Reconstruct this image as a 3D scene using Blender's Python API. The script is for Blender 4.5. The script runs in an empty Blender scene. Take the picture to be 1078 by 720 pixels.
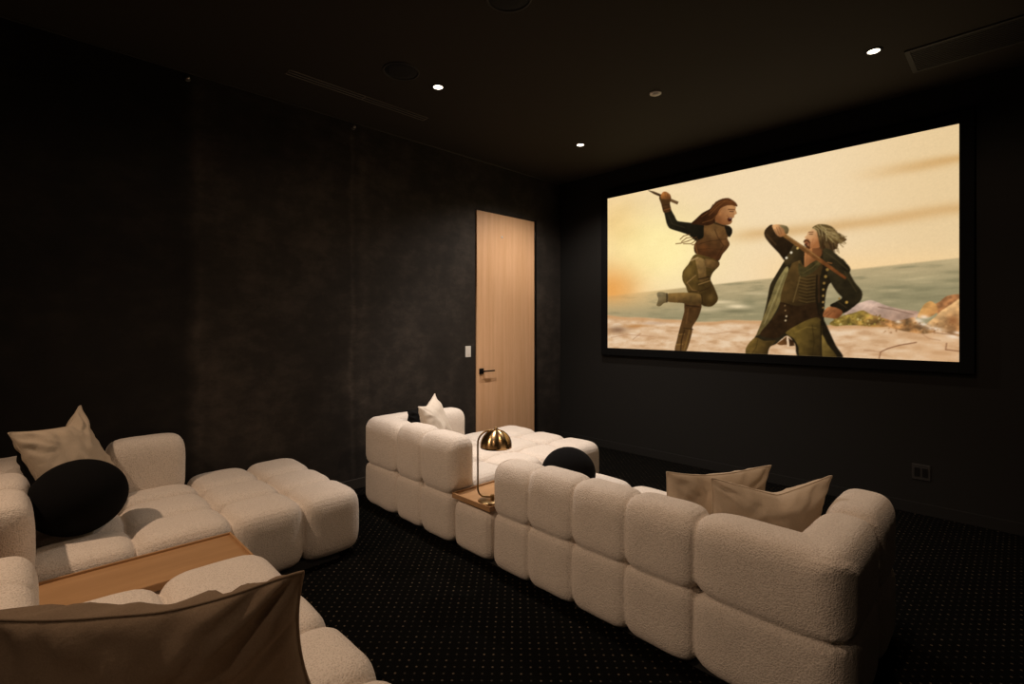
import bpy, bmesh, math, random
import numpy as np
from mathutils import Vector, Matrix, noise

# ------------------------------------------------------------------ camera, world, exposure
sc = bpy.context.scene
C = sc.collection
CAM_H = 1.49
YAW = math.radians(45.5)
F_PX = 527.0
HORIZON = 341.0
cam_d = bpy.data.cameras.new('camera')
cam_d.sensor_width = 36.0
cam_d.lens = F_PX / 1078.0 * 36.0
cam_d.shift_y = -(360.0 - HORIZON) / 1078.0
cam_d.clip_start = 0.02
cam = bpy.data.objects.new('camera', cam_d)
C.objects.link(cam)
cam.location = (0, 0, CAM_H)
cam.rotation_euler = (math.pi / 2, 0, YAW)
sc.camera = cam
sc.view_settings.view_transform = 'Standard'
sc.view_settings.look = 'None'
sc.view_settings.exposure = 0.0
sc.view_settings.gamma = 1.0
sc.view_settings.use_curve_mapping = False
w = bpy.data.worlds.new('world')
sc.world = w
w.use_nodes = True
w.node_tree.nodes['Background'].inputs[0].default_value = (1.0, 0.8, 0.6, 1)
w.node_tree.nodes['Background'].inputs[1].default_value = 0.0015

# downlights: (x, y, watts) -- lamps are built further down, with these powers
WARM = (1.0, 0.90, 0.82)
WARMER = (1.0, 0.71, 0.49)
# (x, y, watts, cone degrees, softness of the cone's edge, colour, aim of the gimbal)
DOWNLIGHTS = [(-3.14, 4.06, 112, 142, 0.7, WARM, (0, 0, -1)), (-3.14, 2.29, 285, 88, 1.0, WARM, (0.08, 0.36, -1)),
              (-3.14, 0.52, 16, 84, 1.0, WARMER, (0, 0, -1)), (-3.14, -1.25, 215, 84, 1.0, WARMER, (0.28, 0.85, -1)),
              (-0.69, 4.06, 22, 90, 1.0, WARMER, (0, 0, -1)), (-0.69, 2.29, 60, 174, 0.25, WARMER, (0, 0, -1)),
              (-0.69, 0.52, 8, 84, 1.0, WARMER, (0, 0, -1)), (-0.69, -1.25, 42, 100, 1.0, WARMER, (0, 0.6, -1))]
LAMP_ON_SCREEN = 1.0

# room
XL, XR, YB, YF, ZC = -4.22, 0.45, -2.3, 5.03, 3.31

# ------------------------------------------------------------------ helpers
def new_obj(name, verts, faces, mat, parent=None, smooth=False):
    me = bpy.data.meshes.new(name)
    me.from_pydata([tuple(v) for v in verts], [], [tuple(f) for f in faces])
    me.update()
    if smooth:
        for p in me.polygons:
            p.use_smooth = True
    o = bpy.data.objects.new(name, me)
    C.objects.link(o)
    if mat:
        me.materials.append(mat)
    if parent:
        o.parent = parent
    return o


def bm_obj(name, bm, mat, parent=None, smooth=False):
    bmesh.ops.recalc_face_normals(bm, faces=bm.faces)
    me = bpy.data.meshes.new(name)
    bm.to_mesh(me)
    bm.free()
    for p in me.polygons:
        p.use_smooth = smooth
    o = bpy.data.objects.new(name, me)
    C.objects.link(o)
    if mat:
        me.materials.append(mat)
    if parent:
        o.parent = parent
    return o


def empty(name, loc=(0, 0, 0), rz=0):
    o = bpy.data.objects.new(name, None)
    o.empty_display_size = 0.1
    C.objects.link(o)
    o.location = loc
    o.rotation_euler = (0, 0, rz)
    return o


def tag(o, label=None, cat=None, group=None, kind=None):
    if label:
        o['label'] = label
    if cat:
        o['category'] = cat
    if group:
        o['group'] = group
    if kind:
        o['kind'] = kind
    return o


def box(bm, lo, hi, bevel=0.0, seg=2):
    r = bmesh.ops.create_cube(bm, size=1.0)
    vs = r['verts']
    lo, hi = Vector(lo), Vector(hi)
    for v in vs:
        v.co = Vector([(lo[i] + hi[i]) / 2 + v.co[i] * (hi[i] - lo[i]) for i in range(3)])
    if bevel > 0:
        es = list({e for v in vs for e in v.link_edges})
        bmesh.ops.bevel(bm, geom=es, offset=bevel, segments=seg, affect='EDGES', profile=0.5)
    return bm


def box_obj(name, lo, hi, mat, parent=None, bevel=0.0, seg=2):
    bm = bmesh.new()
    box(bm, lo, hi, bevel, seg)
    return bm_obj(name, bm, mat, parent, smooth=False)


def lathe(name, prof, mat, parent=None, seg=48, loc=(0, 0, 0), close=False):
    """revolve (r, z) pairs about z"""
    verts, faces = [], []
    n = len(prof)
    for k in range(seg):
        a = 2 * math.pi * k / seg
        for r, z in prof:
            verts.append((r * math.cos(a), r * math.sin(a), z))
    for k in range(seg):
        k2 = (k + 1) % seg
        for i in range(n - 1 if not close else n):
            j = (i + 1) % n
            faces.append((k * n + i, k2 * n + i, k2 * n + j, k * n + j))
    bm = bmesh.new()
    bv = [bm.verts.new(v) for v in verts]
    for f in faces:
        try:
            bm.faces.new([bv[i] for i in f])
        except ValueError:
            pass
    bmesh.ops.remove_doubles(bm, verts=bm.verts, dist=1e-5)
    o = bm_obj(name, bm, mat, parent, smooth=True)
    o.location = loc
    return o


def tube(name, pts, r, mat, parent=None, seg=12):
    pts = [Vector(p) for p in pts]
    verts, faces = [], []
    up = Vector((0, 0, 1))
    t0 = (pts[1] - pts[0]).normalized()
    nrm = t0.orthogonal().normalized()
    for i, p in enumerate(pts):
        t = (pts[min(i + 1, len(pts) - 1)] - pts[max(i - 1, 0)]).normalized()
        nrm = (nrm - t * nrm.dot(t)).normalized()
        b = t.cross(nrm)
        for k in range(seg):
            a = 2 * math.pi * k / seg
            verts.append(p + (nrm * math.cos(a) + b * math.sin(a)) * r)
    for i in range(len(pts) - 1):
        for k in range(seg):
            k2 = (k + 1) % seg
            faces.append((i * seg + k, i * seg + k2, (i + 1) * seg + k2, (i + 1) * seg + k))
    faces.append(tuple(range(seg - 1, -1, -1)))
    faces.append(tuple(range((len(pts) - 1) * seg, len(pts) * seg)))
    return new_obj(name, verts, faces, mat, parent, smooth=True)


# ------------------------------------------------------------------ materials
def mat(name, color=(0.5, 0.5, 0.5), rough=0.6, metal=0.0, spec=0.5):
    m = bpy.data.materials.new(name)
    m.use_nodes = True
    b = m.node_tree.nodes['Principled BSDF']
    b.inputs['Base Color'].default_value = (*color, 1)
    b.inputs['Roughness'].default_value = rough
    b.inputs['Metallic'].default_value = metal
    b.inputs['Specular IOR Level'].default_value = spec
    return m


def nodes(m):
    nt = m.node_tree
    return nt, nt.nodes, nt.links, nt.nodes['Principled BSDF']


def ramp(N, stops):
    r = N.new('ShaderNodeValToRGB')
    el = r.color_ramp.elements
    while len(el) < len(stops):
        el.new(0.5)
    for e, (p, c) in zip(el, stops):
        e.position = p
        e.color = (*c, 1)
    return r


def noise_tex(N, L, co, scale, detail=3, rough=0.5, mapping=None):
    n = N.new('ShaderNodeTexNoise')
    n.inputs['Scale'].default_value = scale
    n.inputs['Detail'].default_value = detail
    n.inputs['Roughness'].default_value = rough
    if mapping:
        mp = N.new('ShaderNodeMapping')
        mp.inputs['Scale'].default_value = mapping
        L.new(co, mp.inputs['Vector'])
        co = mp.outputs['Vector']
    L.new(co, n.inputs['Vector'])
    return n


def bump(N, L, b, height, strength, dist=0.01, prev=None):
    bp = N.new('ShaderNodeBump')
    bp.inputs['Strength'].default_value = strength
    bp.inputs['Distance'].default_value = dist
    L.new(height, bp.inputs['Height'])
    if prev:
        L.new(prev.outputs['Normal'], bp.inputs['Normal'])
    L.new(bp.outputs['Normal'], b.inputs['Normal'])
    return bp


def fabric(name, c1, c2, fine=260, fstr=0.35, wrinkle=0.25, sheen=0.15, wscale=5.0):
    m = mat(name, c1, 0.95, spec=0.1)
    nt, N, L, b = nodes(m)
    tc = N.new('ShaderNodeTexCoord')
    co = tc.outputs['Object']
    n1 = noise_tex(N, L, co, fine, 2, 0.6)
    n2 = noise_tex(N, L, co, wscale, 4, 0.5)
    r = ramp(N, [(0.3, c2), (0.7, c1)])
    L.new(n1.outputs['Fac'], r.inputs['Fac'])
    L.new(r.outputs['Color'], b.inputs['Base Color'])
    p = bump(N, L, b, n2.outputs['Fac'], wrinkle, 0.03)
    bump(N, L, b, n1.outputs['Fac'], fstr, 0.004, p)
    b.inputs['Sheen Weight'].default_value = sheen
    b.inputs['Sheen Roughness'].default_value = 0.5
    b.inputs['Sheen Tint'].default_value = (*c1, 1)
    return m


M = {}
# boucle upholstery: fine loops plus faint vertical slub
def boucle():
    m = mat('boucle', (0.68, 0.575, 0.47), 0.95, spec=0.08)
    nt, N, L, b = nodes(m)
    tc = N.new('ShaderNodeTexCoord')
    co = tc.outputs['Object']
    v = N.new('ShaderNodeTexVoronoi')
    v.inputs['Scale'].default_value = 150
    L.new(co, v.inputs['Vector'])
    n1 = noise_tex(N, L, co, 130, 3, 0.75, (1.7, 1.7, 0.45))
    n2 = noise_tex(N, L, co, 9, 3, 0.5, (1.5, 1.5, 0.6))
    mx = N.new('ShaderNodeMath'); mx.operation = 'ADD'
    L.new(v.outputs['Distance'], mx.inputs[0]); L.new(n1.outputs['Fac'], mx.inputs[1])
    r = ramp(N, [(0.45, (0.46, 0.392, 0.325)), (1.0, (0.74, 0.655, 0.57))])
    L.new(mx.outputs[0], r.inputs['Fac'])
    L.new(r.outputs['Color'], b.inputs['Base Color'])
    p = bump(N, L, b, n2.outputs['Fac'], 0.18, 0.02)
    bump(N, L, b, mx.outputs[0], 0.5, 0.0045, p)
    b.inputs['Sheen Weight'].default_value = 0.12
    return m


M['boucle'] = boucle()
M['linen'] = fabric('cream linen', (0.60, 0.49, 0.37), (0.52, 0.42, 0.31), 320, 0.2, 0.35, 0.1, 7)
M['linen_pale'] = fabric('pale linen', (0.68, 0.60, 0.51), (0.60, 0.52, 0.43), 320, 0.2, 0.3, 0.1, 7)
M['linen_tan'] = fabric('tan linen', (0.215, 0.155, 0.105), (0.175, 0.125, 0.083), 320, 0.2, 0.4, 0.1, 7)
M['black_fabric'] = fabric('black velvet', (0.0045, 0.0042, 0.0042), (0.003, 0.0028, 0.0028), 300, 0.2, 0.1, 0.0)
M['black_cotton'] = fabric('black cotton', (0.008, 0.0072, 0.0065), (0.005, 0.0045, 0.004), 300, 0.2, 0.2, 0.0)
M['plinth'] = mat('dark plinth', (0.012, 0.011, 0.01), 0.8)


def wood(name, c1, c2, axis=(1, 12, 1), rough=0.45, scale=3.0):
    m = mat(name, c1, rough)
    nt, N, L, b = nodes(m)
    tc = N.new('ShaderNodeTexCoord')
    co = tc.outputs['Object']
    n1 = noise_tex(N, L, co, scale, 4, 0.55, axis)
    n2 = noise_tex(N, L, co, scale * 12, 3, 0.6, axis)
    mx = N.new('ShaderNodeMix'); mx.data_type = 'FLOAT'
    mx.inputs[0].default_value = 0.35
    L.new(n1.outputs['Fac'], mx.inputs[2]); L.new(n2.outputs['Fac'], mx.inputs[3])
    r = ramp(N, [(0.32, c2), (0.68, c1)])
    L.new(mx.outputs[0], r.inputs['Fac'])
    L.new(r.outputs['Color'], b.inputs['Base Color'])
    bump(N, L, b, n2.outputs['Fac'], 0.08, 0.003)
    return m


M['door_wood'] = wood('white oak veneer', (0.76, 0.465, 0.27), (0.62, 0.35, 0.175), (1, 9, 0.35), 0.45, 2.2)
M['tray_wood'] = wood('oak', (0.46, 0.265, 0.125), (0.36, 0.20, 0.09), (9, 0.6, 9), 0.4, 2.5)


def plaster():
    m = mat('dark limewash plaster', (0.03, 0.025, 0.02), 0.75, spec=0.25)
    nt, N, L, b = nodes(m)
    tc = N.new('ShaderNodeTexCoord')
    co = tc.outputs['Object']
    n1 = noise_tex(N, L, co, 1.6, 7, 0.68)
    n2 = noise_tex(N, L, co, 5.0, 6, 0.7, (1, 1, 1.8))
    n3 = noise_tex(N, L, co, 1.1, 5, 0.65, (0.1, 1.6, 0.9))     # broad trowel patches
    a = N.new('ShaderNodeMath'); a.operation = 'ADD'
    L.new(n1.outputs['Fac'], a.inputs[0]); L.new(n2.outputs['Fac'], a.inputs[1])
    a2 = N.new('ShaderNodeMath'); a2.operation = 'ADD'
    L.new(a.outputs[0], a2.inputs[0]); L.new(n3.outputs['Fac'], a2.inputs[1])
    d = N.new('ShaderNodeMath'); d.operation = 'DIVIDE'; d.inputs[1].default_value = 3
    L.new(a2.outputs[0], d.inputs[0])
    r = ramp(N, [(0.37, (0.014, 0.0112, 0.009)), (0.5, (0.025, 0.020, 0.016)), (0.61, (0.049, 0.0385, 0.0305))])
    L.new(d.outputs[0], r.inputs['Fac'])
    # darker finish past the rear joint, deepened with painted shade; pale streaks by joints
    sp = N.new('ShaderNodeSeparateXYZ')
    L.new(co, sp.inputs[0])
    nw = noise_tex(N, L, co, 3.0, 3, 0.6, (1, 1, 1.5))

    def math_(op, a_, b_):
        q = N.new('ShaderNodeMath'); q.operation = op
        for k, x_ in enumerate((a_, b_)):
            if hasattr(x_, 'links'):
                L.new(x_, q.inputs[k])
            else:
                q.inputs[k].default_value = x_
        return q.outputs[0]
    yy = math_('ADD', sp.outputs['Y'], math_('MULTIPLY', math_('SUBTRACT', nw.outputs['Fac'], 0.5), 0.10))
    panel_shade = N.new('ShaderNodeMapRange')
    panel_shade.inputs['From Min'].default_value = 0.84
    panel_shade.inputs['From Max'].default_value = 0.95
    panel_shade.inputs['To Min'].default_value = 0.36
    panel_shade.inputs['To Max'].default_value = 1.0
    L.new(yy, panel_shade.inputs['Value'])
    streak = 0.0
    val = panel_shade.outputs[0]
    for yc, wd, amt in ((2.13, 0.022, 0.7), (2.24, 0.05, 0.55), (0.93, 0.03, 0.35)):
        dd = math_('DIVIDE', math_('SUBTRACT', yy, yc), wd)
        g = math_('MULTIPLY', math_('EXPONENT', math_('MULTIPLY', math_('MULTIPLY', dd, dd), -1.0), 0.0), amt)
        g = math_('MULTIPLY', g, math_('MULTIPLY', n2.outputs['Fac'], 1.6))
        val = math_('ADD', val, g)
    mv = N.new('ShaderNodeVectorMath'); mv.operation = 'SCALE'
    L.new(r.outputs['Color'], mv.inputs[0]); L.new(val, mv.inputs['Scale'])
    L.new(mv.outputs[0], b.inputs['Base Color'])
    bump(N, L, b, d.outputs[0], 0.12, 0.01)
    return m


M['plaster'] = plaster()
M['wall_black'] = mat('black wall paint', (0.011, 0.0100, 0.0085), 0.85, spec=0.2)
M['ceiling'] = mat('black ceiling paint', (0.030, 0.025, 0.019), 0.85, spec=0.2)


def carpet():
    m = mat('dotted carpet', (0.004, 0.0035, 0.003), 1.0, spec=0.03)
    nt, N, L, b = nodes(m)
    tc = N.new('ShaderNodeTexCoord')
    mp = N.new('ShaderNodeMapping')
    mp.inputs['Rotation'].default_value = (0, 0, math.radians(45))
    mp.inputs['Scale'].default_value = (1 / 0.0414,) * 2 + (0,)
    L.new(tc.outputs['Object'], mp.inputs['Vector'])
    fr = N.new('ShaderNodeVectorMath'); fr.operation = 'FRACTION'
    L.new(mp.outputs[0], fr.inputs[0])
    fl = N.new('ShaderNodeVectorMath'); fl.operation = 'FLOOR'
    L.new(mp.outputs[0], fl.inputs[0])
    ds = N.new('ShaderNodeVectorMath'); ds.operation = 'DISTANCE'
    ds.inputs[1].default_value = (0.5, 0.5, 0)
    L.new(fr.outputs[0], ds.inputs[0])
    mr = N.new('ShaderNodeMapRange')
    mr.inputs['From Min'].default_value = 0.15
    mr.inputs['From Max'].default_value = 0.09
    L.new(ds.outputs['Value'], mr.inputs['Value'])
    wn = N.new('ShaderNodeTexWhiteNoise'); wn.noise_dimensions = '3D'
    L.new(fl.outputs[0], wn.inputs['Vector'])
    rr = ramp(N, [(0.0, (0.020, 0.017, 0.013)), (0.6, (0.036, 0.029, 0.022)), (1.0, (0.085, 0.064, 0.043))])
    L.new(wn.outputs['Value'], rr.inputs['Fac'])
    n = noise_tex(N, L, tc.outputs['Object'], 420, 2, 0.7)
    base = ramp(N, [(0.3, (0.0016, 0.0015, 0.0012)), (0.75, (0.0045, 0.0041, 0.0034))])
    L.new(n.outputs['Fac'], base.inputs['Fac'])
    mx = N.new('ShaderNodeMix'); mx.data_type = 'RGBA'
    L.new(mr.outputs[0], mx.inputs['Factor'])
    L.new(base.outputs['Color'], mx.inputs[6]); L.new(rr.outputs['Color'], mx.inputs[7])
    L.new(mx.outputs[2], b.inputs['Base Color'])
    bump(N, L, b, n.outputs['Fac'], 0.5, 0.004)
    return m


M['carpet'] = carpet()
M['black_metal'] = mat('black metal', (0.012, 0.011, 0.010), 0.4, 0.6)
M['black_frame'] = mat('black velvet frame', (0.004, 0.004, 0.004), 0.9, spec=0.1)
M['grille'] = mat('dark grille', (0.022, 0.019, 0.016), 0.7)
M['grille_dark'] = mat('grille slot', (0.004, 0.004, 0.004), 0.9)
M['slot_edge'] = mat('bronze slot edge', (0.16, 0.135, 0.11), 0.4, 0.6)
M['white_plastic'] = mat('white plastic', (0.72, 0.68, 0.62), 0.4)
M['black_plastic'] = mat('black plastic', (0.02, 0.018, 0.016), 0.45)
M['brass'] = mat('brushed brass', (0.62, 0.40, 0.19), 0.26, 1.0)
M['brass_dark'] = mat('aged brass', (0.36, 0.24, 0.11), 0.33, 1.0)
_b = M['brass'].node_tree.nodes['Principled BSDF']
_b.inputs['Anisotropic'].default_value = 0.85
_b.inputs['Anisotropic Rotation'].default_value = 0.25
_tn = M['brass'].node_tree.nodes.new('ShaderNodeTangent')
_tn.direction_type = 'RADIAL'
_tn.axis = 'Z'
M['brass'].node_tree.links.new(_tn.outputs[0], _b.inputs['Tangent'])
M['steel'] = mat('steel', (0.5, 0.45, 0.4), 0.35, 1.0)
M['trim_paint'] = mat('dark satin trim', (0.05, 0.042, 0.034), 0.35)


def emit(name, color, strength):
    m = bpy.data.materials.new(name)
    m.use_nodes = True
    nt = m.node_tree
    nt.nodes.clear()
    e = nt.nodes.new('ShaderNodeEmission')
    e.inputs[0].default_value = (*color, 1)
    e.inputs[1].default_value = strength
    o = nt.nodes.new('ShaderNodeOutputMaterial')
    nt.links.new(e.outputs[0], o.inputs[0])
    return m


M['lamp_glow'] = emit('lit lamp lens', (1.0, 0.86, 0.66), 6.0)

# ------------------------------------------------------------------ room shell
T = 0.1
tag(box_obj('floor', (XL - T, YB - T, -T), (XR + T, YF + T, 0), M['carpet']), 'near black carpet with a lattice of tiny tan dots', 'carpet', kind='structure')
tag(box_obj('ceiling', (XL - T, YB - T, ZC), (XR + T, YF + T, ZC + T), M['ceiling']), 'black painted ceiling', 'ceiling', kind='structure')
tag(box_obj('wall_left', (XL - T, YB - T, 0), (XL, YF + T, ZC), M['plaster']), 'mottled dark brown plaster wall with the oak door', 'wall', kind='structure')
tag(box_obj('wall_front', (XL, YF, 0), (XR, YF + T, ZC), M['wall_black']), 'plain black wall behind the cinema screen', 'wall', kind='structure')
tag(box_obj('wall_right', (XR, YB - T, 0), (XR + T, YF + T, ZC), M['wall_black']), 'plain black side wall', 'wall', kind='structure')
tag(box_obj('wall_back', (XL, YB - T, 0), (XR, YB, ZC), M['wall_black']), 'plain black rear wall', 'wall', kind='structure')
tag(box_obj('baseboard_front', (XL + 0.012, YF - 0.012, 0), (XR, YF, 0.09), M['wall_black'], bevel=0.003), 'black baseboard under the screen wall', 'baseboard', kind='structure')
DY0, DY1, DZ = 3.585, 4.51, 2.745
tag(box_obj('baseboard_left', (XL, YB, 0), (XL + 0.012, DY0 - 0.02, 0.09), M['trim_paint'], bevel=0.003), 'dark baseboard along the plaster wall', 'baseboard', kind='structure')
tag(box_obj('trim_1', (XL, YB, ZC - 0.012), (XL + 0.010, YF, ZC), M['trim_paint'], bevel=0.002), 'thin dark bead where the plaster wall meets the ceiling', 'trim', kind='structure')

# door: flush oak leaf standing a little proud of the plaster, dark edge, hinges, lever
door = empty('door_1', (XL, 0, 0))
tag(door, 'tall flush pale oak door in the plaster wall', 'door', kind='structure')
box_obj('door_leaf', (0.0, DY0, 0.012), (0.022, DY1, DZ), M['door_wood'], door, bevel=0.002)
bm = bmesh.new()
box(bm, (0.0, DY0 - 0.007, 0), (0.004, DY0 - 0.003, DZ + 0.007))
box(bm, (0.0, DY1 + 0.004, 0), (0.030, DY1 + 0.034, DZ + 0.014))
box(bm, (0.0, DY0 - 0.007, DZ + 0.003), (0.006, DY1 + 0.034, DZ + 0.010))
bm_obj('door_frame', bm, M['black_metal'], door)
hd = box_obj('door_handle', (0.0, 0, 0), (0.012, 0.062, 0.062), M['black_metal'], door, bevel=0.003)
hd.location = (0.022, DY0 + 0.030, 0.935)
bm = bmesh.new()
box(bm, (0.012, 0.02, 0.022), (0.052, 0.042, 0.042), 0.003)
box(bm, (0.040, 0.02, 0.024), (0.056, 0.19, 0.040), 0.004)
bm_obj('lever', bm, M['black_metal'], hd)
for hz in (0.45, 1.12, 1.83, 2.56):
    h = lathe('hinge', [(0.0, -0.055), (0.008, -0.055), (0.009, -0.05), (0.009, 0.05), (0.008, 0.055), (0.0, 0.055)], M['black_metal'], door, 12)
    h.location = (0.030, DY1 + 0.004, hz)
pv = lathe('stud', [(0, 0.006), (0.010, 0.005), (0.014, 0.0), (0, 0)], M['white_plastic'], door, 20)
pv.rotation_euler = (0, math.pi / 2, 0)
pv.location = (0.022, 3.965, 2.49)
del bm

# light switch
sw = empty('light_switch', (XL, 3.475, 1.19))
tag(sw, 'white wall switch plate beside the oak door', 'light switch')
box_obj('plate', (0, -0.037, -0.06), (0.006, 0.037, 0.06), M['white_plastic'], sw, bevel=0.002)
box_obj('rocker', (0.006, -0.017, -0.034), (0.010, 0.017, 0.034), M['white_plastic'], sw, bevel=0.0015)

# outlet on the screen wall
ou = empty('wall_outlet', (-0.55, YF, 0.33))
tag(ou, 'black outlet plate low on the wall under the screen', 'outlet')
box_obj('plate', (-0.057, -0.006, -0.06), (0.057, 0, 0.06), M['black_plastic'], ou, bevel=0.002)
for sx in (-0.024, 0.024):
    box_obj('socket', (sx - 0.017, -0.009, -0.034), (sx + 0.017, -0.006, 0.034), M['black_metal'], ou, bevel=0.001)

# ------------------------------------------------------------------ cinema screen
SX0, SX1, SZ0, SZ1 = -3.46, -0.325, 1.206, 2.985
CT, ST = math.cos(YAW), math.sin(YAW)


def painted_frame():
    """the film still shown on the screen: a picture array, worked out in the coordinates of the still (0..1078, 0..720 as photographed)"""
    NX, NY, SS = 600, 340, 2
    W_, H_ = NX * SS, NY * SS
    X = SX0 + (np.arange(W_) + 0.5) / W_ * (SX1 - SX0)
    Z = SZ0 + (np.arange(H_) + 0.5) / H_ * (SZ1 - SZ0)
    fwd = -X * ST + YF * CT
    right = X * CT + YF * ST
    PX = np.broadcast_to((539 + F_PX * right / fwd)[None, :], (H_, W_)).copy()
    PY = HORIZON - F_PX * (Z[:, None] - CAM_H) / fwd[None, :]
    U = np.broadcast_to(((X - SX0) / (SX1 - SX0))[None, :], (H_, W_))
    V = np.broadcast_to(((Z - SZ0) / (SZ1 - SZ0))[:, None], (H_, W_))
    rng = np.random.default_rng(7)

    def vnoise(fx, fy, oct=4, seed=0):
        out = np.zeros((H_, W_)); amp = 1.0; tot = 0
        r = np.random.default_rng(seed)
        for o in range(oct):
            gx, gy = int(fx * 2 ** o) + 2, int(fy * 2 ** o) + 2
            g = r.random((gy + 1, gx + 1))
            xx = U * (gx - 1); yy = V * (gy - 1)
            xi = xx.astype(int); yi = yy.astype(int)
            xf = xx - xi; yf = yy - yi
            xf = xf * xf * (3 - 2 * xf); yf = yf * yf * (3 - 2 * yf)
            a = g[yi, xi] * (1 - xf) + g[yi, xi + 1] * xf
            b = g[yi + 1, xi] * (1 - xf) + g[yi + 1, xi + 1] * xf
            out += amp * (a * (1 - yf) + b * yf); tot += amp; amp *= 0.55
        return out / tot

    img = np.zeros((H_, W_, 3))
    col = lambda *c: np.array(c, float)
    mix = lambda a, b, t: a * (1 - t[..., None]) + b * t[..., None]
    sm = lambda x, a, b: (lambda t: t * t * (3 - 2 * t))(np.clip((x - a) / (b - a), 0, 1))
    # sky
    img[:] = col(238, 209, 164)
    img = mix(img, col(244, 220, 180), sm(PX, 640, 800) * (1 - sm(PX, 800, 1000)) * 0.6)
    img = mix(img, col(229, 199, 150), sm(PX, 860, 1010) * 0.7)
    n = vnoise(3, 6, 4, 3)
    band = np.exp(-((PY - (258 - 0.115 * (PX - 700) + 10 * (n - 0.5))) / 7.0) ** 2)
    img = mix(img, col(208, 163, 104), band * 0.65 * sm(PX, 745, 800))
    band = np.exp(-((PY - (176 - 0.18 * (PX - 960) + 10 * (n - 0.5))) / 6.0) ** 2)
    img = mix(img, col(205, 158, 96), band * 0.7 * sm(PX, 880, 1000))
    img = mix(img, col(247, 209, 152), sm(PY, 250, 288) * 0.75 * sm(PX, 760, 860))
    gl = np.exp(-(((PX - 690) / 62) ** 2 + ((PY - 262) / 42) ** 2))
    img = mix(img, col(255, 234, 168), np.clip(gl * 1.15, 0, 1))
    gl = np.exp(-(((PX - 645) / 30) ** 2 + ((PY - 305) / 26) ** 2))
    img = mix(img, col(234, 160, 78), gl * 0.85)
    gl = np.exp(-(((PX - 650) / 25) ** 2 + ((PY - 235) / 30) ** 2))
    img = mix(img, col(238, 196, 120), gl * 0.5)
    img += ((vnoise(10, 10, 4, 11) - 0.5) * 14)[..., None] * (1 - sm(PX, 700, 800))[..., None]
    # sea
    hz = 300.5 - 0.108 * (PX - 745)
    sea_t = sm(PY, hz - 1.2, hz + 1.2)
    n1 = vnoise(14, 60, 4, 21)
    sea = mix(np.broadcast_to(col(176, 166, 136), img.shape), col(146, 143, 117), sm(PY - hz, 0, 34))
    sea = mix(sea, col(186, 158, 104), (1 - sm(PX, 650, 760)) * (1 - sm(PY, 300, 335)) * 0.8)
    sea = mix(sea, col(196, 186, 155), np.clip((n1 - 0.56) * 4, 0, 1) * 0.45 * sm(PX, 700, 760))
    sea = mix(sea, col(118, 118, 95), np.clip((0.46 - n1) * 4, 0, 1) * 0.5)
    sea_t = sea_t * (0.15 + 0.85 * sm(PX, 640, 730) + 0.7 * (1 - sm(PX, 640, 730)) * sm(PY, 305, 330))
    img = mix(img, sea, np.clip(sea_t, 0, 1))
    for (cx, cy, sx, sy, a, c) in [(758, 318, 18, 2.0, .8, (222, 212, 184)), (778, 322.5, 12, 2.4, .9, (232, 222, 196)),
                                   (745, 326, 26, 2.4, .6, (205, 195, 168)), (775, 327.5, 16, 2.2, .7, (108, 108, 86)),
                                   (790, 318, 8, 4, .5, (112, 114, 92)), (800, 309, 14, 1.5, .5, (205, 196, 168)),
                                   (958, 294, 20, 1.2, .35, (196, 188, 158)), (945, 303, 26, 1.6, .3, (105, 108, 86))]:
        img = mix(img, col(*c), a * np.exp(-(((PX - cx) / sx) ** 2 + ((PY - cy) / sy) ** 2)))
    img = mix(img, img * col(1.04, 0.985, 0.90), np.clip(sea_t, 0, 1))
    # sand
    edge = 332.0 + 0.035 * (PX - 641) + 2.5 * (vnoise(8, 2, 3, 5) - 0.5) * 2 + 3 * np.exp(-((PX - 735) / 25) ** 2)
    edge = np.where(PX > 860, 342.0 + 0 * PX, edge)
    sand_t = sm(PY, edge - 1.0, edge + 1.0)
    n2 = vnoise(26, 50, 4, 31)
    sand = mix(np.broadcast_to(col(216, 178, 138), img.shape), col(230, 200, 165), np.clip((n2 - 0.5) * 4, 0, 1))
    sand = mix(sand, col(186, 142, 100), np.clip((0.45 - n2) * 6, 0, 1) * 0.6)
    sand = mix(sand, col(208, 156, 106), sm(PX, 900, 1000) * 0.35)
    sand = mix(sand, col(196, 146, 96), np.exp(-((PY - edge - 1.5) / 2.5) ** 2) * 0.7)
    img = mix(img, sand, sand_t)

    def mask(pts, spline=True, soft=0):
        p = np.array(pts, float)
        if spline and len(p) > 3:
            out = []
            m = len(p)
            for i in range(m):
                p0, p1, p2, p3 = p[i - 1], p[i], p[(i + 1) % m], p[(i + 2) % m]
                for t in (0, .25, .5, .75):
                    out.append(p1 + 0.4 * (p2 - p0) * t + (3 * (p2 - p1) - 0.8 * (p2 - p0) - 0.4 * (p3 - p1)) * t * t
                               + (-2 * (p2 - p1) + 0.4 * (p2 - p0) + 0.4 * (p3 - p1)) * t ** 3)
            p = np.array(out)
        x0, x1 = p[:, 0].min() - 2, p[:, 0].max() + 2
        cols = np.where((PX[0] >= x0) & (PX[0] <= x1))[0]
        if len(cols) == 0:
            return None
        c0, c1 = cols[0], cols[-1] + 1
        px, py = PX[:, c0:c1], PY[:, c0:c1]
        ins = np.zeros(px.shape, bool)
        m = len(p)
        for i in range(m):
            ax, ay = p[i]; bx, by = p[(i + 1) % m]
            if ay == by:
                continue
            c = (ay > py) != (by > py)
            ins ^= c & (px < (bx - ax) * (py - ay) / (by - ay) + ax)
        return c0, c1, ins.astype(float)

    tex = vnoise(60, 40, 3, 77)

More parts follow.
